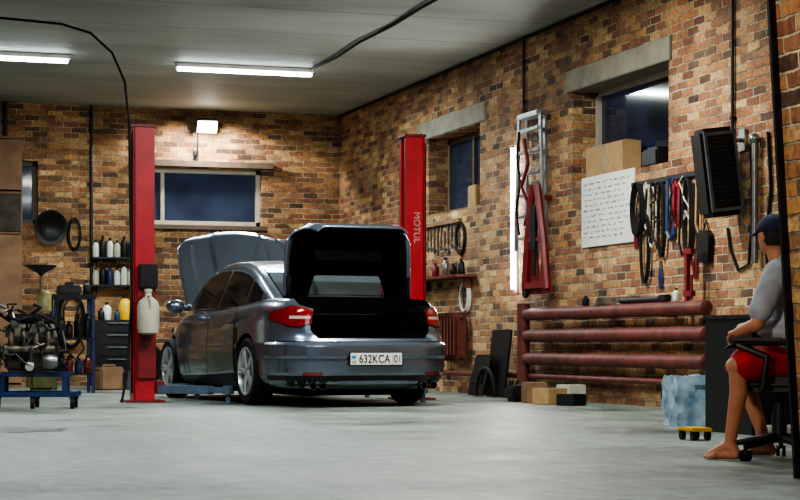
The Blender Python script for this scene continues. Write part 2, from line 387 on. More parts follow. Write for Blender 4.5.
b.grid(topf,nx,ny); b.grid(lambda u,v: sp(-1+2*u,-1+2*v,0),nx,ny)
body=b.fin('body',[paint,M_liner],weld=True)
cut=[]
for sx in(-1,1):
    for y in(-1.38,1.38):
        cut.append(B().cyl((sx*.58,y,.335),(sx*1.1,y,.335),.365,n=48,m=0).fin('c',[M_liner]))
cut.append(B().prism([(-.54,-2.8,.645),(.54,-2.8,.645),(.60,-2.8,.72),(.60,-2.8,.90),(.675,-2.8,.97),(.675,-2.8,1.4),(-.675,-2.8,1.4),(-.675,-2.8,.97),(-.60,-2.8,.90),(-.60,-2.8,.72)],(0,1.02,0)).fin('c',[M_liner]))
cut.append(B().box((0,-1.9,.81),(1.1,1.1,.32)).fin('c',[M_liner]))
for c in cut:
    md=body.modifiers.new('b','BOOLEAN'); md.object=c; md.operation='DIFFERENCE'; md.solver='EXACT'
    try: md.material_mode='TRANSFER'
    except Exception: pass
baked(body)
for c in cut: bpy.data.objects.remove(c)
try: body.data.set_sharp_from_angle(angle=math.radians(35))
except Exception: pass
body.parent=car
ZR=[(-1.82,1.02),(-1.5,1.15),(-1.15,1.29),(-.8,1.39),(-.45,1.44),(0,1.46),(.3,1.45),(.5,1.41),(.75,1.28),(1.0,1.13),(1.25,.97)]
def gf(y): return li([(-1.82,.93),(-1.1,1),(.7,1),(1.25,.92)],y)[0]
def gw(y,z): return (.80-(z-.93)*.40-(max(0,z-1.2)**2)*.5)*gf(y)
def gsec(y):
    z=li(ZR,y)[0]; ze=max(.91,z-.06)
    h=[(gw(y,.88),.88),(gw(y,(.88+ze)/2),(.88+ze)/2),(gw(y,ze),ze),(gw(y,ze)-.03,z-.02),(gw(y,ze)-.10,z),(gw(y,ze)*.5,z+.015),(0,z+.02)]
    return [(-x,zz) for x,zz in h]+[(x,zz) for x,zz in h[::-1][1:]]
ys=[-1.76+ (3.01)*i/46 for i in range(47)]
vs=[];fs=[]
for y in ys:
    for x,z in gsec(y): vs.append((x,y,z))
ns=13
for i in range(46):
    for j in range(ns): fs.append((i*ns+j,i*ns+(j+1)%ns,(i+1)*ns+(j+1)%ns,(i+1)*ns+j))
fs+= [tuple(range(ns)),tuple(range(46*ns,47*ns))]
B().add(vs,fs).fin('roof',paint,car,ang=50)
B().box((0,-1.79,.965),(1.345,.03,.15),bev=.004).fin('boot_bulkhead',M_liner,car)
B().box((0,0,.145),(1.1,3.9,.09),bev=.02).fin('underbody_tray',M_liner,car)  # black slab, with the silencer below, added as shade beneath the car
B().cyl((-.5,-2.0,.19),(.5,-2.0,.19),.085,n=20).fin('silencer',M_liner,car)
for sx in(-1,1):
    def sw(y0,y1,o=.008,zl=.975,drop=.10):
        def f(u,v):
            y=y0+(y1-y0)*u; zt=max(zl+.005,li(ZR,y)[0]-drop); z=zl+(zt-zl)*v; return (sx*(gw(y,z)+o),y,z)
        return f
    B().grid(sw(-1.47,.93,.004,.965,.088),30,6).fin('window_trim',M_black,car)
    for nm,y0,y1 in(('side_window',.88,-.10),('side_window',-.17,-.98),('quarter_window',-1.03,-1.38)):
        B().grid(sw(y0,y1),16,6).fin(nm,M_glass,car)
    b=B()
    b.tube([(sx*(gw(y,.965)+.012),y,.965) for y in [-1.47+2.4*i/12 for i in range(13)]],.007,6)
    b.fin('chrome_strip',M_chrome,car)
    def dp(y0,y1,z0,z1,o):
        def f(u,v):
            y=y0+(y1-y0)*u; zt=li(ZT,y)[0]+z1; z=z0+(zt-z0)*v; e=.0
            return spz(sx,y/(2.5 if y<0 else 2.34),z,o)
        return f
    B().grid(dp(-1.13,.93,.25,-.03,.001),30,10).fin('door_seam',M_black,car)
    for y0,y1 in((.92,-.12),(-.135,-1.02)):
        d=B().grid(dp(y0,y1,.27,-.035,.006),18,12).fin('door',paint,car)
        ym=y1+.14; p=spz(sx,ym/2.4,.80,.02)
        B().box((p.x,ym,.82),(.03,.2,.028),bev=.008).fin('handle',M_chrome,d)
    B().grid(dp(-1.0,.95,.17,-.68,.01),20,3).fin('sill',M_black,car)
    m_=B().sph((sx*.98,.78,1.0),(.11,.06,.075)).fin('wing_mirror',paint,car)
    B().box((sx*.88,.80,.97),(.14,.05,.03)).fin('mirror_arm',M_black,m_)
    def tl(u,v,z0,z1,o,s0=0,s1=1):
        t=s0+(s1-s0)*u; La=.16; Lb=.33; q=t*(La+Lb)
        if q<La: a=(sx*1.0,-(.84+.16*q/La))
        else: a=(sx*(1-(q-La)),-1)
        zc=.85+.012*(1-t); hh=.038+.055*min(1,t*2.0)
        if t>.7: hh*=1-.3*(t-.7)/.3
        z=zc+hh*(-1+2*(z0+(z1-z0)*v)); return spz(a[0],a[1],z,o)
    t=B().grid(lambda u,v: tl(u,v,0,1,.008),22,8).fin('tail_lamp',M_tail,car)
    B().grid(lambda u,v: tl(u,v,.36,.52,.012,.5,.97),10,3).fin('lamp_insert',M_tailw,t)
    B().grid(lambda u,v: tl(u,v,-.05,1.05,.004,-.02,1.01),22,8).fin('lamp_gasket',M_black,t)
    for dx in(-.05,.05):
        B().lathe([(.034,-.07),(.038,-.07),(.038,.1),(.034,.1),(.034,-.06)],(sx*.56+dx,-2.42,.205),(0,1,0),16,capped=False).fin('exhaust_tip',M_chrome,car)
    B().grid(lambda u,v: spz(sx*(.78-.2*u),-1,.30+.03*v,.024),6,2).fin('reflector',M_tail,car)
def rb(u,z,o,e=.80):
    L1=1-e; tot=2*L1+2; q=u*tot
    if q<L1: a=(-1,-(e+q))
    elif q<L1+2: a=(-1+(q-L1),-1)
    else: a=(1,-(1-(q-L1-2)))
    return spz(a[0],a[1],z,o)
OFF=[(0,.004),(.08,.016),(.52,.010),(.56,.026),(.93,.022),(1,.0)]
B().grid(lambda u,v: rb(u,.30+.315*v,li(OFF,v)[0]),70,24).fin('rear_bumper',paint,car,ang=20)
B().grid(lambda u,v: rb(u,.612+.012*v,.002),70,1).fin('bumper_seam',M_black,car)
B().grid(lambda u,v: rb(u,.175+.125*v,.004-.01*(1-v)),70,4).fin('rear_valance',M_black,car)
B().box((0,-2.36,.648),(1.06,.16,.016),bev=.005).fin('boot_sill',M_black,car)
def tg(y0,y1,o):
    def f(u,v):
        y=y0+(y1-y0)*u; z=li(ZR,y)[0]; wd=gw(y,max(.91,z-.06))-.09; x=-wd+2*wd*v; return (x,y,z+.018+o-.012*(abs(x)/.6)**2)
    return f
B().grid(tg(-1.74,-.86,.006),20,12).fin('rear_window',M_glassr,car)
B().grid(tg(.52,1.2,.006),14,12).fin('windscreen',M_glass,car)
pl=B().box((0,0,0),(.54,.014,.125),bev=.004).fin('plate_holder',M_black,car,loc=(0,-2.535,.455))
B().box((0,-.009,0),(.52,.006,.112),bev=.003).fin('number_plate',M_plate,pl)
text('plate_number','632KCA',.108,(-.02,-.0135,-.002),(90,0,0),M_ink,pl,sx=.83,ext=.002)
text('plate_region','01',.10,(.215,-.0135,-.002),(90,0,0),M_ink,pl,sx=.8,ext=.002)
B().box((.165,-.0135,0),(.004,.002,.108)).fin('plate_divider',M_ink,pl)
B().box((-.228,-.0135,.018),(.042,.002,.026)).fin('plate_flag',pmat('flag_cyan',(0,150,180),.4),pl)
text('plate_country','KZ',.03,(-.228,-.0135,-.03),(90,0,0),M_ink,pl)
def wheel(x,y,sd):
    w0=B().lathe([(.225,-.10),(.30,-.108),(.322,-.085),(.33,-.05),(.33,.05),(.322,.085),(.30,.108),(.225,.10)],(0,0,0),(1,0,0),48,capped=False)
    w0.lathe([(.225,-.10),(.225,.10)],(0,0,0),(1,0,0),48,capped=False)
    w0=w0.fin('wheel',M_rubber,car,loc=(x,y,.33))
    b=B(); b.lathe([(.228,-.1),(.228,.095),(.236,.1),(.236,.107),(.222,.108),(.212,.09),(.21,-.05),(.21,-.1)],(0,0,0),(sd,0,0),40,capped=False)
    b.lathe([(.20,0),(.205,.0),(.205,.01),(.0001,.01)],(0,0,0),(sd,0,0),30,m=1)
    b.lathe([(.055,.02),(.055,.085),(.045,.1),(.0001,.102)],(0,0,0),(sd,0,0),20)
    for k in range(10):
        a=math.pi*2*(k//2)/5+(.13 if k%2 else -.13); c,s_=math.cos(a),math.sin(a)
        p0=Vector((sd*.085,.04*c,.04*s_)); p1=Vector((sd*.092,.222*c,.222*s_))
        b.tube([p0,(p0+p1)/2+Vector((sd*.004,0,0)),p1],[.019,.016,.015],6)
    b.fin('rim',[M_rim,M_dark],w0); return w0
for sd in(-1,1):
    for y in(-1.38,1.38): wheel(sd*.80,y,sd)
# boot lid (open)
LP=[(-1.765,1.26),(-1.77,1.33),(-1.785,1.50),(-1.80,1.64),(-1.84,1.705),(-1.95,1.735),(-2.10,1.735),(-2.22,1.70)]
def lid(off,inset):
    def f(u,v):
        k=v*(len(LP)-1); i=min(len(LP)-2,int(k)); t=k-i
        y=LP[i][0]*(1-t)+LP[i+1][0]*t; z=LP[i][1]*(1-t)+LP[i+1][1]*t
        dy=LP[i+1][0]-LP[i][0]; dz=LP[i+1][1]-LP[i][1]; l=math.hypot(dy,dz); nn=(-dz/l,dy/l)
        wd=li([(0,.655),(.15,.66),(.36,.645),(.50,.60),(.62,.55),(1,.46)],v)[0]-inset
        s_=-1+2*u; o=off+.05*max(0,(abs(s_)-.86)/.14)
        dr=.22*min(1,max(0,(abs(s_)-.56)/.12))
        zz=z+nn[1]*o-(dr*(1-v*4) if v<.25 else 0)
        return (wd*s_,y+nn[0]*o,zz)
    return f
lo_=B().grid(lid(0,0),60,32).fin('boot_lid',[paint],car,ang=25)
sm=lo_.modifiers.new('s','SOLIDIFY'); sm.thickness=.02; sm.offset=0
B().grid(lid(.018,.055),60,28).fin('boot_lid_lining',M_liner,lo_)
B().box((0,-1.84,1.45),(.7,.02,.10),rot=(-4,0,0),bev=.008).fin('lid_rib',M_black,lo_)
for sx in(-1,1):
    B().tube([(sx*.60,-1.76,1.0),(sx*.625,-1.82,1.06),(sx*.615,-1.85,1.25)],.022).fin('hinge_arm',M_dark,car)
an=math.radians(57)
def bon(u,v):
    s_=-1+2*u; l=v*1.05; wd=li([(0,.74),(.5,.75),(.86,.73),(1,.62)],v)[0]
    a=abs(s_); cr=li([(0,.045),(.40,.034),(.45,.006),(.75,.0),(.79,.02),(1,.012)],a)[0]*(1-.3*v)
    l-=.12*a**2*v
    return (wd*s_,1.18+l*math.cos(an)-cr*math.sin(an),.98+l*math.sin(an)+cr*math.cos(an))
bo=B().grid(bon,60,16).fin('bonnet',paint,car,ang=6); sm=bo.modifiers.new('s','SOLIDIFY'); sm.thickness=.018
B().tube([(.6,1.9,.72),(.62,1.72,1.68)],.008).fin('bonnet_prop',M_dark,bo)

# ---------- lift posts
def post(x,y,side,lab,angs):
    e=E('lift_post',lab,'car lift',(x,y,0),group='two-post car lift')
    b=B(); h=2.98
    b.box((-side*.11,0,h/2),(.02,.24,h)); b.box((0,-.11,h/2),(.22,.02,h)); b.box((0,.11,h/2),(.22,.02,h))
    b.box((side*.10,-.085,h/2),(.02,.05,h)); b.box((side*.10,.085,h/2),(.02,.05,h))
    b.fin('column',M_red,e)
    B().box((0,0,h+.01),(.26,.28,.03),bev=.004).fin('top_plate',M_redd,e)
    B().box((0,0,.012),(.42,.46,.024)).fin('base_plate',M_redd,e)
    B().box((side*.05,0,.32),(.15,.13,.6),bev=.01).box((side*.17,0,.16),(.1,.3,.14),bev=.01).fin('carriage',M_redd,e)
    B().tube([(-side*.13,-.1,.1),(-side*.13,-.1,h-.1),(-side*.09,-.06,h+.04)],.012).fin('hydraulic_hose',M_rubber,e)
    for sy,a in zip((-1,1),angs):
        c,s_=math.cos(a),math.sin(a); p=Vector((side*.17,sy*.1,.15))
        b=B(); b.box((p.x+c*.35,p.y+s_*.35,.14),(.7,.11,.09),rot=(0,0,math.degrees(a)),bev=.006); b.box((p.x+c*.75,p.y+s_*.75,.14),(.4,.08,.065),rot=(0,0,math.degrees(a)),bev=.005)
        b.cyl((p.x+c*.93,p.y+s_*.93,.1),(p.x+c*.93,p.y+s_*.93,.19),.06)
        b.cyl((p.x+c*.93,p.y+s_*.93,0),(p.x+c*.93,p.y+s_*.93,.1),.03)
        b.fin('lift_arm',M_bgrey,e)
    return e
p1=post(3.54,19.98,1,'tall red steel lift post beside the car with black control box',(-.87,.87))
B().box((.03,-.17,1.36),(.2,.1,.26),bev=.012).fin('control_box',M_black,p1)
B().box((.02,-.14,.86),(.2,.03,1.2),bev=.004).fin('cover_panel',M_redd,p1)
p2=post(6.62,19.98,-1,'tall red steel lift post with white lettering behind the car',(-1.62,1.62))
text('lettering','MOTUL',.105,(.02,-.122,1.95),(90,90,0),M_letter,p2)
jg=B(); jg.lathe([(.05,0),(.11,.02),(.12,.08),(.12,.30),(.10,.36),(.05,.40),(.035,.41),(.035,.46),(.045,.46),(.045,.49),(.02,.49)],(0,0,0),n=20)
jg.tube([(0,-.04,.41),(0,-.1,.42),(0,-.135,.36),(0,-.12,.28)],.012)
T(jg.fin('jug',M_milky,loc=(3.55,19.69,.73)),'white plastic jug hanging from the red post','jug')
T(B().tube([(3.55,19.69,1.2),(3.55,19.75,1.26),(3.54,19.76,1.3)],.006).fin('hook',M_dark),'wire hook holding a jug on the post','hook')
T(B().tube([(1.6,19.8,4.25),(2.0,19.8,4.06),(2.64,19.8,4.03),(2.95,19.8,3.95),(3.18,19.8,3.75),(3.32,19.82,3.45),(3.37,19.83,3.0),(3.38,19.84,2.3),(3.40,19.83,1.2),(3.34,19.80,.3),(3.25,19.6,.014)],.014).fin('hose',M_rubber),'black air hose drooping from the ceiling down the red post','hose')
T(B().tube([(6.4,23.5,4.25),(6.42,22.4,4.24),(6.36,21.2,4.24),(6.4,20,4.25),(6.34,18.8,4.24),(6.36,17,4.25),(6.3,16.3,4.25)],.018).fin('cable',M_rubber),'black electric cable running along the ceiling','cable')
T(B().tube([(XR-.02,YB-.06,4.24),(XR-.02,25,4.24),(XR-.02,20.5,4.24),(XR-.02,15,4.24)],.018).fin('cable',M_rubber),'dark cable along the top of the brick wall','cable')
def conduit(x,y,z0,z1,r=.016):
    T(B().cyl((x,y,z0),(x,y,z1),r).box((x,y,z0+.2),(.05,.05,.03)).box((x,y,z1-.3),(.05,.05,.03)).fin('conduit',M_dark),'thin dark conduit fixed to the brick wall','pipe','wall conduits')
conduit(4.22,YB-.025,0,H,.022); conduit(XR-.025,20.35,3.3,H); conduit(XR-.025,15.2,2.5,H); conduit(2.93,YB-.03,3.7,H,.03)

# ---------- right wall heating pipes
for i,z in enumerate((.97,.725,.46)):
    b=B(); b.cyl((7.99,15.46,z),(7.99,19.94,z),.07,n=24); b.lathe([(.07,0),(.065,.03),(.04,.045),(.001,.05)],(7.99,15.46,z),(0,-1,0),24,capped=False)
    for yy in(16.4,18.5): b.box((8.075,yy,z-.06),(.16,.03,.03))
    T(b.fin('heating_pipe',M_pipe),'thick oxide-red heating pipe along the brick wall','pipe','heating pipes')
b=B(); b.cyl((7.97,19.94,.14),(7.97,19.94,1.10),.075,n=20); b.cyl((7.97,19.94,1.0),(8.155,19.94,1.0),.02); b.cyl((7.97,19.94,0),(7.97,19.94,.15),.02)
T(b.fin('pipe_header',M_pipe),'vertical oxide-red pipe header by the wall','pipe')
b=B(); b.cyl((8.02,16.2,.26),(8.02,23.3,.26),.032,n=12)
for yy in(17,19,21,23): b.box((8.085,yy,.24),(.14,.03,.02))
T(b.fin('supply_pipe',M_pipe),'thin oxide-red supply pipe low on the wall','pipe')
e=E('radiator','oxide-red cast iron radiator under the shelf','radiator',(8.04,22.7,.42))
for k in range(8):
    y=-.42+k*.12
    b=B().box((0,y,.31),(.16,.05,.62),bev=.022); b.box((-.085,y,.31),(.02,.075,.5),bev=.01); b.fin('section',M_pipe,e)
B().cyl((0,-.5,.06),(0,.46,.06),.02).cyl((0,-.5,.56),(0,.46,.56),.02).cyl((0,.3,.06),(.1,.3,.06),.015).cyl((0,-.3,.06),(.11,-.3,.06),.015).fin('connector',M_pipe,e)
T(B().box((8.02,23.0,1.5),(.28,2.0,.035),bev=.004).box((8.1,22.2,1.42),(.1,.03,.14)).box((8.1,23.8,1.42),(.1,.03,.14)).fin('shelf',M_pipe),'dark red wooden shelf on the brick wall','shelf')
def canister(x,y,z,h,r,mat,lab,cat='bottle',grp=None,n=14):
    b=B(); b.lathe([(r*.9,0),(r,h*.05),(r,h*.68),(r*.75,h*.8),(r*.35,h*.88),(r*.35,h),(.001,h)],(0,0,0),n=n); b.lathe([(r*.42,h*.9),(r*.42,h*1.04),(.001,h*1.04)],(0,0,0),n=n,m=1)
    return T(b.fin('bottle',[mat,M_black],loc=(x,y,z)),lab,cat,grp)
canister(8.02,23.6,1.518,.2,.05,M_milky,'small milky bottle on the red shelf'); canister(8.02,22.5,1.518,.14,.05,M_dark,'small dark tub on the red shelf')
canister(8.02,22.8,1.518,.24,.045,M_steel,'tall silver aerosol can on the red shelf'); canister(8.02,23.2,1.518,.18,.05,M_redd,'dark red can on the red shelf'); canister(8.02,22.2,1.518,.2,.045,M_black,'black aerosol can on the red shelf')
def wrench_mesh():
    b=B(); b.prism([(-.012,0,.05),(.012,0,.05),(.015,0,.27),(-.015,0,.27)],(0,.008,0))
    b.tube([(.026*math.cos(a),.004,.028+.026*math.sin(a)) for a in [i*math.pi/6 for i in range(12)]],.011,6,closed=True)
    b.prism([(-.03,0,.26),(.03,0,.26),(.034,0,.32),(.014,0,.34),(.014,0,.30),(-.014,0,.30),(-.014,0,.34),(-.034,0,.32)],(0,.008,0)); return b
w0=wrench_mesh().fin('wrench',M_steel,loc=(XR-.012,23.9,1.9),rot=(0,0,90)); T(w0,'steel wrench hanging on the brick wall','wrench','wrenches above the shelf')
for k in range(9):
    dup(w0,loc=(XR-.012,23.76-k*.14,1.9-.03*(k%3)),scale=(1.2,1,.8+.18*((k*3)%4)))
T(B().box((XR-.03,23.3,2.24),(.05,1.5,.05)).fin('tool_rail',M_wood),'narrow wooden rail holding wrenches','rail')
T(B().tube([(XR-.025,22.55+.16*math.cos(a),2.0+.2*math.sin(a)) for a in [i*math.pi/8 for i in range(16)]],.02,6,closed=True).fin('cable_coil',M_black),'small black cable coil on the wall','cable')
b=B()
for k in range(3):
    b.tube([(XR-.02-.015*k,22.35+(.17-.01*k)*math.cos(a),1.24+(.2-.01*k)*math.sin(a)) for a in [i*math.pi/12 for i in range(24)]],.012,6,closed=True)
b.box((XR-.03,22.35,1.44),(.06,.03,.03))
T(b.fin('hose_coil',M_white),'white hose coiled on a wall hook','hose')
# ladder
e=E('stepladder','folded aluminium stepladder hung on the brick wall','ladder',(XR,19.9,1.72),rz=0)
for dx in(-.05,-.13):
    for s_ in(-1,1):
        B().box((dx,s_*(.38 if dx<-.1 else .29),.78),(.025,.07,1.56),rot=((4 if dx<-.1 else 2)*s_,0,0),bev=.004).fin('rail',M_alu,e)
for k in range(6):
    B().box((-.13,0,.14+k*.25),(.07,.74-k*.02,.035),bev=.004).fin('rung',M_alu,e)
B().box((-.09,0,1.56),(.16,.62,.06),bev=.01).fin('top_cap',M_alu,e)
B().box((-.02,0,1.3),(.06,.1,.05)).fin('wall_bracket',M_dark,e)
T(B().tube([(7.96,19.9,3.0),(7.95,19.75,2.7),(7.95,19.95,2.45),(7.95,19.7,2.2),(7.95,19.85,2.0)],.022,8).fin('tow_rope',M_redd),'dark red tow rope draped over the ladder','rope')
T(B().tube([(7.96,20.05,3.1),(7.95,20.1,2.8),(7.95,19.98,2.5),(7.95,20.12,2.2),(7.95,20.02,1.9)],.014,8).fin('cable',M_rubber),'black cable draped over the ladder','cable')
e=E('hoist_frame','red folded engine hoist frame hanging below the ladder','hoist',(XR-.2,19.55,1.2))
B().tube([(0,.32,.05),(0,.24,.6),(0,.08,1.24)],.045,8).fin('strut',M_redd,e); B().tube([(0,-.34,.05),(0,-.24,.6),(0,-.05,1.24)],.045,8).fin('strut',M_redd,e)
B().prism([(.03,.34,0),(.03,-.02,0),(.03,.06,.5),(.03,.22,.55)],(.03,0,0)).fin('side_plate',M_redd,e)
B().prism([(.03,-.36,0),(.03,-.06,0),(.03,-.1,.45),(.03,-.24,.5)],(.03,0,0)).fin('side_plate',M_redd,e)
B().cyl((-.02,0,.5),(-.02,0,1.0),.045).cyl((-.02,0,.2),(-.02,0,.5),.022).fin('hydraulic_ram',M_dark,e)
for c,z in(((0,0,.1),(.05,.66,.07)),((0,0,.62),(.04,.46,.05)),((.11,0,1.1),(.18,.05,.05))): B().box(c,z).fin('crossbar',M_redd,e)
B().lathe([(.04,-.02),(.06,-.02),(.06,.02),(.04,.02)],(0,.3,.02),(1,0,0),16).fin('caster',M_black,e)
# whiteboard
e=E('whiteboard','white board covered in blue handwriting on the brick wall','whiteboard',(XR-.012,17.98,2.06))
B().box((0,0,0),(.022,1.34,.76),bev=.004).fin('board',M_white,e)
b=B(); R=random.Random(3)
for r_ in range(11):
    z=.30-r_*.058; y=.6
    while y>-.55+R.random()*.25:
        ln=.05+R.random()*.1; pts=[]
        for i in range(int(ln/.011)): pts.append((-.0135,y-i*.011,z+(R.random()-.5)*.028))
        if len(pts)>1: b.tube(pts,.0024,4)
        y-=ln+.04
hw=b.fin('handwriting',pmat('marker_ink',(66,86,150),.6),e); hw['kind']='stuff'
T(B().box((0,0,.17),(.22,.95,.34),bev=.006).box((-.112,0,.17),(.004,.06,.34),1).box((-.0,0,.345),(.1,.94,.006),rot=(0,4,0)).fin('carton',[M_card,M_plaster],loc=(XR+.14,18.18,2.432)),'brown cardboard carton on the window sill','box')
T(B().box((0,0,.14),(.2,.3,.28),bev=.01).fin('carton',[M_card],loc=(XR+.14,22.3,2.392)),'small brown carton on the recessed sill','box')
T(B().box((0,0,.09),(.2,.36,.18),bev=.02).box((0,0,.19),(.12,.2,.02)).fin('tool_case',[M_dark],loc=(XR+.14,17.1,2.432)),'small dark tool case on the window sill','box')
T(B().box((XR-.02,16.5,2.26),(.04,1.7,.05),bev=.004).fin('tool_rail',M_dark),'dark steel tool rail on the brick wall','rail')
def strap(y,z,l,w,mat,name,lab,cat):
    b=B(); b.box((XR-.03,y-w*.6,z-l/2),(.012,w*.5,l)); b.box((XR-.045,y+w*.5,z-l*.46),(.012,w*.5,l*.9),rot=(2,0,0)); b.tube([(XR-.03,y-w*.6,z-l),(XR-.035,y,z-l-.03),(XR-.045,y+w*.5,z-l*.92)],w*.25,6); b.tube([(XR-.02,y,z+.03),(XR-.05,y,z+.01),(XR-.035,y,z-.04)],.01,6)
    b.box((XR-.035,y,z-.02),(.02,w*1.6,.04)); T(b.fin(name,mat),lab,cat)
def coil(y,z,ry,rz_,mat,k=3,lab='black cable coil hanging on the tool rail'):
    b=B()
    for i in range(k):
        b.tube([(XR-.04-.013*i,y+.012*i+(ry-.012*i)*math.cos(a),z-rz_+(rz_+.01*i)*math.sin(a)) for a in [j*math.pi/12 for j in range(24)]],.011,6,closed=True)
    T(b.fin('cable_coil',mat),lab,'cable')
coil(17.12,2.24,.15,.24,M_rubber,4); coil(16.62,2.22,.08,.36,M_rubber,2); coil(16.02,2.2,.1,.38,M_black,3); coil(16.85,2.2,.1,.3,M_milky,1,'pale cable coil hanging on the tool rail'); coil(17.0,1.98,.1,.36,M_rubber,2)
strap(16.98,2.24,.42,.07,M_milky,'strap','pale webbing strap hanging on the tool rail','strap')
strap(16.75,2.22,.6,.06,M_black,'belt','black leather belt hanging on the tool rail','belt')
strap(16.45,2.24,.55,.10,M_blue,'strap','dark blue ratchet strap hanging on the tool rail','strap')
strap(16.2,2.22,.7,.06,M_black,'belt','long black rubber belt hanging on the tool rail','belt')
strap(16.32,2.2,.4,.06,M_red,'strap','red ratchet strap hanging on the tool rail','strap')
strap(15.85,2.22,.5,.06,M_card,'strap','tan leather strap hanging on the tool rail','strap')
R=random.Random(21)
for k in range(4):
    y0=17.15-k*.34; pts=[(XR-.06,y0,2.25)]
    for q in range(1,8): pts.append((XR-.06-.01*(q%2),y0-.02*q+R.uniform(-.09,.09),2.25-q*.08*(1 if q<6 else .75)+R.uniform(-.03,.03)))
    T(B().tube(pts,.009,6).fin('cable',[M_rubber,M_dark,M_rubber,M_milky][k]),['black','dark grey','black','pale'][k]+' tangled cable hanging from the tool rail','cable')
b=B().prism([(0,-.1,-.3),(0,.1,-.3),(0,.12,-.05),(0,.06,0),(0,-.06,0),(0,-.12,-.05)],(-.06,0,0)); b.tube([(-.02,-.05,0),(-.02,0,.1),(-.02,.05,0)],.008)
T(b.fin('tool_pouch',M_black,loc=(XR-.002,15.72,1.7)),'black leather tool pouch hanging on the wall','pouch')
def pliers(y,z,mat,lab):
    b=B(); b.tube([(0,.01,0),(0,.03,-.1),(0,.02,-.2)],[.012,.014,.01],6,1); b.tube([(0,-.01,0),(0,-.03,-.1),(0,-.02,-.2)],[.012,.014,.01],6,1); b.prism([(-.01,-.02,0),(-.01,.02,0),(-.01,.012,.08),(-.01,-.012,.08)],(.02,0,0)); b.cyl((0,0,.05),(.018,0,.05),.006); T(b.fin('pliers',[M_steel,mat],loc=(XR-.018,y,z)),lab,'pliers')
pliers(17.27,1.8,M_redd,'red-handled pliers hanging on the wall'); pliers(16.7,1.38,M_blue,'blue-handled pliers hanging on the wall'); pliers(15.95,1.45,M_redd,'red-handled pliers hanging on the wall')
e=E('fan_heater','black fan heater with framed grille on a wall bracket','heater',(7.9,15.05,1.78),rz=-6)
B().box((0,0,.4),(.34,.30,.8),rot=(0,-7,0),bev=.04).fin('casing',M_black,e)
b=B()
for c in(.4+.34,.4-.34): b.box(((.4-c)*.12,-.157,c),(.30,.03,.03),rot=(0,-7,0))
b.box((-.14,-.157,.4),(.025,.03,.70),rot=(0,-7,0)); b.box((.14,-.157,.4),(.025,.03,.70),rot=(0,-7,0)); b.fin('grille_frame',M_hframe,e)
for k in range(16): B().box(((.4-(.10+k*.04))*.12,-.155,.10+k*.04),(.26,.02,.012),rot=(0,-7,0)).fin('grille_slat',M_dark,e)
B().tube([(.1,0,.66),(.2,0,.7),(.26,0,.7)],.02).box((.245,0,.7),(.02,.14,.2)).fin('bracket',M_steel,e)
T(B().cyl((XR-.06,14.72,1.35),(XR-.06,14.72,2.44),.028).sph((XR-.06,14.72,2.46),.05).cyl((XR-.06,14.72,1.5),(XR,14.72,1.5),.012).cyl((XR-.06,14.72,2.2),(XR,14.72,2.2),.012).fin('pole',M_steel),'pale metal pole with round knob on the wall','pole')
b=B().tube([(XR-.02,14.86,2.4),(XR-.02,14.84,2.1),(XR-.02,14.84,1.7),(XR-.02,14.9,1.35),(XR-.02,15.1,1.3),(XR-.02,15.25,1.5),(XR-.02,15.3,1.7)],.014,6)
T(b.fin('cable',M_rubber),'black cable looping down the brick wall','cable')
T(B().tube([(XR-.02,14.55,2.5),(XR-.02,14.5,2.0),(XR-.02,14.6,1.5),(XR-.02,14.5,1.1)],.016,6).fin('cable',M_rubber),'black cable hanging by the pole','cable')
b=B().cyl((7.99,17.3,1.07),(7.99,16.4,1.07),.03); b.box((7.99,16.3,1.075),(.07,.16,.07),bev=.01)
T(b.fin('torque_tool',M_dark),'dark torque wrench lying on the top pipe','wrench')
T(B().prism([(7.95,17.9,1.04),(7.95,17.5,1.04),(7.95,17.55,1.10),(7.95,17.8,1.12)],(.08,0,0)).fin('rag',M_grease),'greasy rag on the top pipe','cloth')
canister(7.99,16.05,1.04,.12,.035,M_white,'small white bottle on the top pipe'); canister(7.99,18.2,1.04,.10,.04,M_dark,'small dark tin on the top pipe')
b=B().box((0,0,.2),(.04,.05,.5),rot=(0,0,0)); b.box((0,-.04,.42),(.05,.16,.05)); b.box((0,-.04,.02),(.05,.16,.05)); b.cyl((0,-.09,-.04),(0,-.09,.2),.014)
T(b.fin('clamp',M_redd,loc=(7.99,15.82,1.085)),'dark red bar clamp standing on the pipe','clamp')
T(B().box((0,0,.40),(.03,.62,.80),rot=(0,7,0),bev=.01).fin('panel',M_dark,loc=(7.88,20.5,.005)),'dark scuffed panel leaning on the wall','panel')
T(B().box((0,0,.3),(.03,.55,.5),rot=(0,14,0),bev=.05).box((-.02,0,.3),(.03,.3,.2),rot=(0,14,0)).fin('car_trim_panel',M_black,loc=(7.74,20.75,-.04)),'black plastic car trim panel leaning on the wall','panel')
b=B(); b.tube([(0,.3*math.cos(a),.02+.33*max(0,math.sin(a))) for a in [i*math.pi/14 for i in range(15)]],.02)
T(b.fin('hose',M_rubber,loc=(7.6,20.2,0)),'black hose arched on the floor','hose')
def carton(x,y,sx,sy,sz,rz,mat,lab):
    T(B().box((0,0,sz/2),(sx,sy,sz),bev=.006).box((0,0,sz+.002),(sx*.96,.03,.004),1).fin('carton',[mat,M_plaster],loc=(x,y,0),rot=(0,0,rz)),lab,'box')
carton(7.45,17.9,.24,.3,.17,12,M_card,'low brown carton on the floor by the pipes'); carton(7.5,18.45,.22,.28,.22,-8,M_wood,'brown box on the floor by the pipes'); carton(7.5,17.45,.2,.24,.12,25,M_dark,'dark tool box on the floor by the pipes'); carton(7.8,18.15,.2,.3,.2,5,M_milky,'pale carton on the floor by the pipes')
b=B().box((0,0,.09),(.26,.3,.18),bev=.04).tube([(0,-.1,.17),(0,0,.24),(0,.1,.17)],.012).cyl((-.06,.08,.18),(-.06,.08,.23),.03)
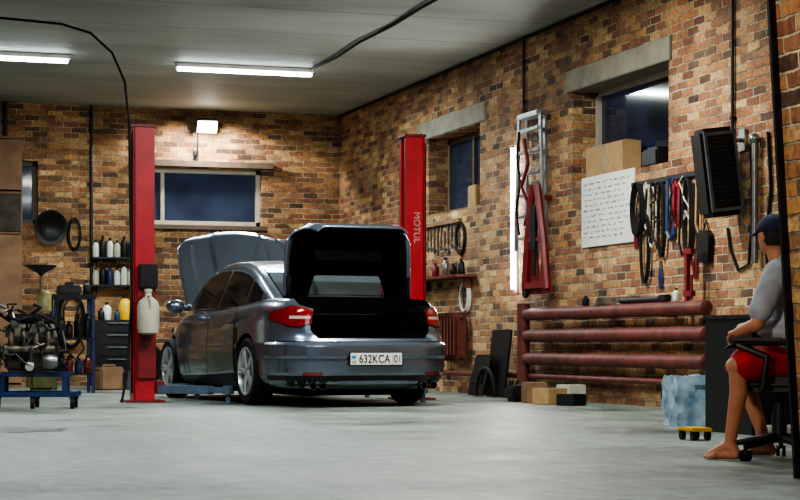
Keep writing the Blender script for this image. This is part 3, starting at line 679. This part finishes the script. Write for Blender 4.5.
T(b.fin('jerrycan',M_dark,loc=(7.5,18.9,0)),'dark jerrycan on the floor by the pipes','canister')
def crumple(c,s,seed):
    b=B(); b.box(c,s); bmesh.ops.subdivide_edges(b.bm,edges=b.bm.edges[:],cuts=6,use_grid_fill=True); R=random.Random(seed)
    for v in b.bm.verts:
        if v.co.z>.02: v.co+=Vector((R.uniform(-1,1),R.uniform(-1,1),R.uniform(-1,1)))*.014
    return b
T(crumple((0,0,.19),(.33,.32,.38),5).fin('wrapped_box',M_plastic,ang=8,loc=(6.54,12.9,0),rot=(0,0,-8)),'box wrapped in crumpled bluish plastic film on the floor','box')
e=E('desk','black laminate desk standing beside the seated person','desk',(6.2,11.3,0))
B().box((.7,.35,.815),(1.42,.72,.03),bev=.004).fin('desktop',M_dark,e)
B().box((.015,.35,.40),(.03,.68,.80)).fin('side_panel',M_black,e); B().box((1.385,.35,.40),(.03,.68,.80)).fin('side_panel',M_black,e)
B().box((.7,.04,.42),(1.34,.02,.70)).fin('modesty_panel',M_black,e)
e=E('dolly','small yellow dolly with black casters','dolly',(5.56,10.9,0))
B().box((0,0,.07),(.15,.22,.025),bev=.008).fin('deck',M_yel,e)
for x in(-.05,.05):
    for y in(-.08,.08): B().lathe([(.001,-.013),(.028,-.013),(.028,.013),(.001,.013)],(x,y,.028),(1,0,0),16).box((x,y,.05),(.035,.03,.025)).fin('caster',M_black,e)
b=B(); R=random.Random(8); pts=[]
for i in range(26):
    a=i*2*math.pi/26; r=.8+.35*R.random(); pts.append((.36*r*math.cos(a),.42*r*math.sin(a),.003))
b.add(pts,[tuple(range(26))]); T(b.fin('oil_stain',pmat('oil_film',(52,56,51),.3,var=.2),loc=(1.5,13.7,0)),'dark oil stain on the concrete floor','stain')
# ---------- left side
e=E('engine_stand','blue rolling stand on black casters carrying an engine','engine stand',(2.2,18.42,0),rz=-12)
b=B(); b.box((0,-.25,.14),(.86,.05,.05),bev=.006); b.box((0,.25,.14),(.86,.05,.05),bev=.006); b.box((-.38,0,.14),(.05,.5,.05)); b.box((.38,0,.14),(.05,.5,.05))
for x in(-.3,.3):
    for y in(-.2,.2): b.box((x,y,.24),(.045,.045,.18))
b.box((0,-.2,.33),(.7,.05,.04)); b.box((0,.2,.33),(.7,.05,.05)); b.fin('frame',M_blue,e)
for x in(-.38,0,.38):
    for y in(-.25,.25):
        B().lathe([(.001,-.018),(.05,-.018),(.05,.018),(.001,.018)],(x,y-.02,.05),(1,0,0),18).box((x,y,.1),(.05,.05,.03)).fin('caster',M_rubber,e)
g=E('engine','greasy removed car engine with pulleys, pipes and hoses','engine',(2.17,18.42,.356),rz=-12)
B().box((0,0,.16),(.5,.34,.3),bev=.03).box((-.02,0,-.0+.03),(.44,.26,.05),bev=.02).fin('block',M_grease,g)
B().box((0,.02,.39),(.5,.26,.16),bev=.03).fin('cylinder_head',pmat('cast_alloy',(168,160,146),.5,.6,var=.3,scale=10,bump=.4),g)
B().box((0,.02,.52),(.46,.22,.1),bev=.03).fin('valve_cover',M_dark,g)
b=B()
for k in range(4): b.tube([(-.18+k*.12,-.1,.40),(-.18+k*.12,-.2,.42),(-.18+k*.12,-.25,.34),(-.18+k*.12,-.23,.24)],.028,10)
b.cyl((-.24,-.24,.22),(.24,-.24,.22),.04); b.fin('intake_manifold',M_grease,g)
for (y,z,r) in((0,.12,.085),(-.1,.30,.05),(.1,.28,.06),(.02,.42,.07)):
    B().lathe([(.001,-.02),(r,-.02),(r*.85,0),(r,.02),(.3*r,.03),(.001,.03)],(.29,y,z),(1,0,0),24).fin('pulley',M_dark,g)
B().tube([(.29,.085*math.cos(a)-.0,.12+.085*math.sin(a)) if math.sin(a)<0 else (.29,.07*math.cos(a),.42+.07*math.sin(a)) for a in [i*math.pi/10 for i in range(20)]],.012,6,closed=True).fin('drive_belt',M_rubber,g)
B().tube([(-.2,-.15,.5),(-.28,-.24,.56),(-.1,-.3,.5),(.1,-.26,.56),(.24,-.16,.48),(.3,-.2,.3)],.018).fin('coolant_hose',M_rubber,g)
R=random.Random(11); mats=[M_rubber,M_dark,M_steel,M_rubber,M_grease]
for k in range(22):
    p=Vector((R.uniform(-.32,.32),-.26+R.uniform(-.05,.05),R.uniform(.03,.6))); pts=[p.copy()]
    for q in range(4):
        p=p+Vector((R.uniform(-.12,.12),R.uniform(-.04,.04),R.uniform(-.12,.12))); p.z=max(.02,min(.66,p.z)); pts.append(p.copy())
    B().tube(pts,R.uniform(.007,.018),6).fin('wiring_hose',mats[k%5],g)
for k in range(13):
    c=(R.uniform(-.3,.32),-.22+R.uniform(-.05,.03),R.uniform(.08,.55)); s=(R.uniform(.05,.12),.08,R.uniform(.04,.1))
    B().box(c,s,rot=(0,R.uniform(-30,30),0),bev=.012).cyl((c[0],c[1]-.03,c[2]),(c[0],c[1]-.07,c[2]),.02).fin('bracket_housing',mats[(k+1)%5],g)
B().cyl((-.3,-.1,.15),(-.48,-.1,.15),.13,.16,20).fin('bell_housing',M_grease,g)
B().lathe([(.001,-.07),(.06,-.07),(.075,-.03),(.075,.03),(.06,.07),(.001,.07)],(.2,-.26,.1),(1,0,0),20).fin('alternator',M_steel,g)
B().cyl((0,-.19,.08),(0,-.28,.05),.04).fin('oil_filter',M_white,g)
b=B().lathe([(.13,0),(.16,.5),(.17,.5),(.17,.53),(.15,.53),(.12,.02)],(0,0,0),n=24)
T(b.fin('bin',M_redd,loc=(1.78,19.6,0)),'dark red bin beside the engine','bin')
e=E('oil_drainer','oil drain stand with wide black funnel bowl','oil drainer',(2.82,23,0))
B().box((0,0,.04),(.5,.5,.04)).box((.0,0,.3),(.34,.34,.5),bev=.05).fin('tank',M_greenj,e)
for x in(-.2,.2):
    for y in(-.2,.2): B().lathe([(.001,-.015),(.03,-.015),(.03,.015),(.001,.015)],(x,y,.03),(1,0,0),12).fin('caster',M_rubber,e)
B().cyl((0,0,.5),(0,0,1.5),.018).fin('pole',M_steel,e)
B().lathe([(.02,0),(.04,.03),(.17,.1),(.2,.13),(.19,.13),(.04,.05),(.001,.04)],(0,0,1.47),n=24).fin('funnel_bowl',M_black,e)
B().lathe([(.07,0),(.09,.02),(.09,.22),(.06,.26),(.001,.26)],(0.03,-.05,1.02),n=16).fin('reservoir',pmat('oily_jar',(168,160,104),.3),e)
e=E('service_cart','tall black tray cart on blue legs','cart',(3.34,24,0))
for c,z in(((0,0,1.24),(.56,.5,.05)),((0,0,.7),(.5,.46,.03)),((0,0,.25),(.5,.46,.03))): B().box(c,z,bev=.006).fin('tray',M_black,e)
for x in(-.24,.24):
    for y in(-.2,.2): B().box((x,y,.62),(.04,.04,1.24)).fin('leg',M_blue,e)
T(B().box((0,0,.06),(.3,.2,.12),bev=.02).box((0,0,.14),(.1,.14,.05),bev=.01).fin('bench_vise',M_dark,loc=(3.3,24,1.268)),'dark vise on the tray cart','vise')
canister(3.52,23.95,1.268,.18,.05,M_black,'black oil bottle on the tray cart')
R=random.Random(31)
for zz in(.716,.266):
    for k in range(4):
        mt,cn=[(M_black,'black'),(M_dark,'dark grey'),(M_milky,'milky'),(M_redd,'dark red'),(M_blue,'blue')][R.randrange(5)]
        canister(3.17+k*.115,23.9+R.uniform(-.06,.06),zz,R.uniform(.18,.34),.052,mt,cn+' canister on the cart tray')
for k in range(3):
    pts=[(3.12+k*.14,23.72,1.22)]
    for q in range(6): pts.append((3.12+k*.14+R.uniform(-.08,.08),23.70,1.1-q*.13))
    T(B().tube(pts,.013,6).fin('hose',M_rubber),'black hose hanging off the tray cart','hose')
e=E('tool_cabinet','dark grey drawer tool cabinet by the back wall','cabinet',(4.3,26.2,0))
B().box((0,0,.5),(.7,.5,.94),bev=.01).fin('body',M_dark,e)
for k in range(5):
    d=B().box((0,-.255,.2+k*.17),(.64,.015,.155),bev=.004).fin('drawer',M_black,e); B().box((0,-.275,.25+k*.17),(.4,.02,.015)).fin('handle',M_steel,d)
B().box((0,0,.015),(.6,.42,.03)).fin('plinth',M_black,e)
canister(4.36,26.0,.972,.34,.09,M_yel,'yellow canister on the tool cabinet','canister'); canister(4.12,26.1,.972,.24,.06,M_white,'white bottle on the tool cabinet'); canister(4.56,26.15,.972,.24,.06,M_redd,'dark red bottle on the tool cabinet'); canister(4.02,25.98,.972,.16,.045,M_black,'black bottle on the tool cabinet'); canister(4.24,25.98,.972,.14,.04,M_blue,'blue tin on the tool cabinet')
T(B().box((0,0,.16),(.34,.26,.32),bev=.02).box((0,0,.34),(.2,.04,.03),bev=.01).fin('toolbox',M_wood,loc=(4.05,25.5,0),rot=(0,0,15)),'scuffed brown toolbox on the floor by the cabinet','toolbox')
T(B().lathe([(.12,0),(.14,.26),(.15,.27),(.13,.27),(.11,.02)],n=20).fin('bucket',M_bgrey,loc=(4.4,25.4,0)),'grey-blue bucket on the floor by the cabinet','bucket')
b=B()
for k in range(4): b.tube([(3.9+(.22-.015*k)*math.cos(a),YB-.03-.03*k,1.0+(.42-.01*k)*math.sin(a)) for a in [i*math.pi/14 for i in range(28)]],.018,6,closed=True)
T(b.fin('hose_coil',M_rubber),'big black hose coil on the back wall','hose')
for z in(1.52,1.94):
    T(B().box((4.66,YB-.13,z),(.9,.26,.025)).box((4.3,YB-.06,z-.06),(.02,.12,.1)).box((5.05,YB-.06,z-.06),(.02,.12,.1)).fin('shelf',M_dark),'dark metal shelf of bottles on the back wall','shelf','bottle shelves')
    cs=[M_white,M_black,M_white,M_milky,M_black,M_blue,M_white,M_white]
    for k in range(8):
        canister(4.27+k*.108,YB-.13,z+.0135,.25+.03*((k*5)%3),.05,cs[(k+(3 if z<1.8 else 0))%8],['white','black','white','milky','black','blue','white','white'][(k+(3 if z<1.8 else 0))%8]+' oil bottle standing on the metal shelf','bottle','oil bottles on the shelves',10)
b=B().lathe([(.02,-.16),(.06,-.15),(.2,-.06),(.26,0),(.25,0),(.19,-.04),(.05,-.12),(.001,-.12)],(0,0,0),(0.1,-1,-.1),24); b.cyl((0,.12,0),(0,.3,.04),.02)
T(b.fin('work_lamp',M_black,loc=(3.57,YB-.3,2.38)),'black dish-shaped work lamp on the back wall','lamp')
b=B()
for k in range(2): b.tube([(3.96+(.1-.02*k)*math.cos(a),YB-.02-.02*k,2.3+(.25-.03*k)*math.sin(a)) for a in [i*math.pi/10 for i in range(20)]],.011,6,closed=True)
T(b.fin('cable_coil',M_rubber),'black cable coil on the back wall','cable')
e=E('cupboard','old brown plywood cupboard with a dark middle panel','cupboard',(2.66,27.9,0))
B().box((0,.3,1.85),(.9,.03,3.66)).box((-.44,0,1.85),(.02,.6,3.66)).box((.44,0,1.85),(.02,.6,3.66)).box((0,0,3.67),(.9,.6,.03)).box((0,0,.02),(.88,.6,.03)).box((0,0,2.27),(.86,.58,.03)).box((0,0,2.86),(.86,.58,.03)).fin('carcass',M_wood,e)
for z0,z1,mm in((.06,2.24,M_wood),(2.29,2.84,M_woodd),(2.9,3.64,M_wood)): B().box((0,-.31,(z0+z1)/2),(.86,.02,z1-z0),bev=.004).fin('door',mm,e)
b=B().lathe([(.2,-.09),(.3,-.1),(.33,-.06),(.33,.06),(.3,.1),(.2,.09)],(0,0,0),(.0,1,.22),36,capped=False)
T(b.fin('tyre',M_rubber,loc=(4.95,27.9,.345)),'black tyre leaning on the back wall','tyre')

# ---------- person and chair
PX,PY=5.12,8.94; RZ=-42
ch=E('office_chair','black office chair with curved armrests and five-star base','chair',(PX-.05,PY,0),rz=RZ)
b=B()
for k in range(5):
    a=2*math.pi*k/5+.5; b.tube([(0,0,.12),(.15*math.cos(a),.15*math.sin(a),.1),(.29*math.cos(a),.29*math.sin(a),.075)],[.03,.022,.016],8)
b.fin('star_base',M_black,ch)
for k in range(5):
    a=2*math.pi*k/5+.5; x,y=.29*math.cos(a),.29*math.sin(a)
    b=B()
    for s_ in(-.016,.016): b.lathe([(.001,-.009),(.03,-.009),(.03,.009),(.001,.009)],(x-s_*math.sin(a),y+s_*math.cos(a),.03),(-math.sin(a),math.cos(a),0),14)
    b.cyl((x,y,.04),(x,y,.08),.01); b.fin('caster',M_rubber,ch)
B().cyl((0,0,.1),(0,0,.38),.03).cyl((0,0,.1),(0,0,.25),.042).fin('gas_column',M_dark,ch)
B().box((0,0,.41),(.48,.48,.08),bev=.035).fin('seat',M_black,ch)
B().box((.27,0,.76),(.06,.44,.40),rot=(0,8,0),bev=.028).fin('backrest',M_black,ch)
B().tube([(.1,0,.38),(.28,0,.42),(.29,0,.7)],.025).fin('back_support',M_black,ch)
for s_ in(-1,1):
    B().tube([(-.05,s_*.2,.39),(-.02,s_*.29,.42),(-.0,s_*.30,.56),(-.16,s_*.30,.62),(-.22,s_*.30,.60),(-.16,s_*.30,.635),(.1,s_*.30,.635),(.2,s_*.29,.55),(.18,s_*.22,.40)],.02).box((-.06,s_*.30,.645),(.30,.055,.03),bev=.012).fin('armrest',M_black,ch)
pe=E('person','person in navy cap, grey hooded top and red shorts, sitting','person',(PX,PY,0),rz=RZ)
HC=(-.075,0,1.2); HT=-38
b=B()
b.sph((.0,0,.56),(.12,.16,.12)); b.sph((.015,0,.74),(.105,.14,.16)); b.sph((-.01,0,.92),(.12,.165,.17)); b.cap((-.03,-.14,1.02),(-.03,.14,1.02),.055)
b.cap((-.04,0,1.05),(-.07,0,1.15),.055,.05)
n0=len(b.bm.verts)
b.sph((-.08,0,1.225),(.095,.076,.105)); b.sph((-.12,0,1.175),(.05,.05,.06)); b.cap((-.17,0,1.22),(-.187,0,1.197),.009,.014)
b.cap((-.167,-.018,1.161),(-.167,.018,1.161),.009)
for s_ in(-1,1): b.sph((-.075,s_*.078,1.21),(.018,.008,.03))
b.turn(HC,HT,n0)
hipL,kL,aL=(.0,-.10,.53),(-.20,-.32,.51),(-.255,-.26,.085)
hipR,kR,aR=(.0,.10,.53),(-.33,.16,.50),(-.16,.16,.085)
for h_,k_,a_ in((hipL,kL,aL),(hipR,kR,aR)):
    b.cap(h_,k_,.082,.054); kc=Vector(k_); ac=Vector(a_); mid=kc.lerp(ac,.33)+Vector((.022,0,0)); b.cap(k_,mid,.047,.050); b.cap(mid,a_,.050,.031)
    heel=Vector(a_)+Vector((.035,0,-.052)); b.cap(a_,heel,.034,.03); b.cap(heel,Vector(a_)+Vector((-.11,0,-.058)),.03,.024); b.cap(a_,Vector(a_)+Vector((-.10,0,-.05)),.03,.022)
    for j in range(5):
        yy=.032-.016*j; p0=Vector(a_)+Vector((-.08,yy*.8,-.062)); p1=Vector(a_)+Vector((-.145+.008*j,yy,-.070)); b.cap(p0,p1,.016,.0125 if j==0 else .010,8)
def arm(sh,el,wr,hd,sy):
    b.cap(sh,el,.050,.038); b.cap(el,wr,.040,.026)
    wv=Vector(wr); hv=Vector(hd); d=(hv-wv).normalized(); sd=Vector((0,1,0)); sd=(sd-d*sd.dot(d)).normalized(); up=d.cross(sd); up=up if up.z<0 else -up
    b.sph(wv.lerp(hv,.6),(.045,.038,.018)); b.cap(wr,hv,.024,.020)
    for k in range(4):
        o=hv+sd*(-.030+.020*k); l=(.062,.075,.07,.055)[k]
        q1=o+d*l*.5+up*.012; q2=q1+d*l*.25+up*.032; b.cap(o-d*.02,q1,.0105,.0095,8); b.cap(q1,q2,.0095,.008,8)
    t0=wv.lerp(hv,.35)+sd*(.030*sy); t1=t0+d*.045+sd*(.028*sy); b.cap(t0,t1,.012,.011,8); b.cap(t1,t1+d*.028,.011,.009,8)
arm((-.03,-.18,1.0),(-.10,-.29,.73),(-.22,-.22,.69),(-.25,-.18,.68),1)
arm((-.03,.18,1.0),(-.12,.28,.76),(-.24,.14,.73),(-.28,.10,.72),-1)
remesh(b,'body',M_skin,pe,.007,3)
b=B(); b.sph((.01,0,.60),(.15,.19,.12)); b.sph((.02,0,.76),(.14,.175,.18)); b.sph((-.0,0,.93),(.145,.195,.17)); b.cap((-.02,-.15,1.01),(-.02,.15,1.01),.075)
b.cap((-.02,-.18,1.0),(-.085,-.27,.80),.076,.066); b.cap((-.02,.18,1.0),(-.10,.26,.82),.076,.066)
b.sph((.03,0,1.07),(.085,.12,.07)); b.cap((.04,-.08,1.10),(.04,.08,1.10),.042)
R=random.Random(2)
for k in range(9): b.sph((.02+R.uniform(-.05,.05),R.uniform(-.16,.16),R.uniform(.58,.9)),(.13,.04,.03),rot=(R.uniform(-40,40),0,0))
remesh(b,'hooded_top',M_hood,pe,.011,3)
b=B(); b.sph((.01,0,.55),(.15,.18,.125))
b.cap((0,-.10,.53),(-.165,-.285,.515),.108,.092); b.cap((0,.10,.53),(-.27,.15,.51),.108,.088)
for k in range(5):
    t=k/4; b.sph((-.02-.13*t,-.12-.15*t,.53),(.10,.03,.10),rot=(0,20,60-20*t))
remesh(b,'shorts',M_shorts,pe,.011,2)
for s_ in(-1,1): B().sph((-.166,s_*.03,1.23),.010,n=10).turn(HC,HT).fin('eye',M_ink,pe)
b=B().sph((-.065,0,1.225),(.094,.082,.09))
bmesh.ops.delete(b.bm,geom=[v for v in b.bm.verts if v.co.x<-.085 or v.co.z<1.145],context='VERTS'); b.turn(HC,HT).fin('hair',M_hair,pe)
b=B().sph((-.077,0,1.24),(.105,.088,.097),n=24)
bmesh.ops.delete(b.bm,geom=[v for v in b.bm.verts if v.co.z<1.23],context='VERTS')
b.grid(lambda u,v:(-.16-.085*v*math.sqrt(max(0,1-(2*u-1)**2)),-.07+.14*u,1.245-.015*v-.01*(2*u-1)**2),12,5)
cp=b.turn(HC,HT).fin('cap',M_navy,pe); sm=cp.modifiers.new('s','SOLIDIFY'); sm.thickness=.006

# ---------- camera
cd=bpy.data.cameras.new('camera'); cam=bpy.data.objects.new('camera',cd); COL.objects.link(cam); S.camera=cam
cam.location=(0,0,.62); cam.rotation_euler=(math.radians(90),0,math.radians(-17.97)); cd.lens=83.25; cd.sensor_width=36; cd.shift_y=.11875; cd.clip_end=200
S.view_settings.view_transform='AgX'
try: S.view_settings.look='AgX - Medium High Contrast'
except Exception: pass
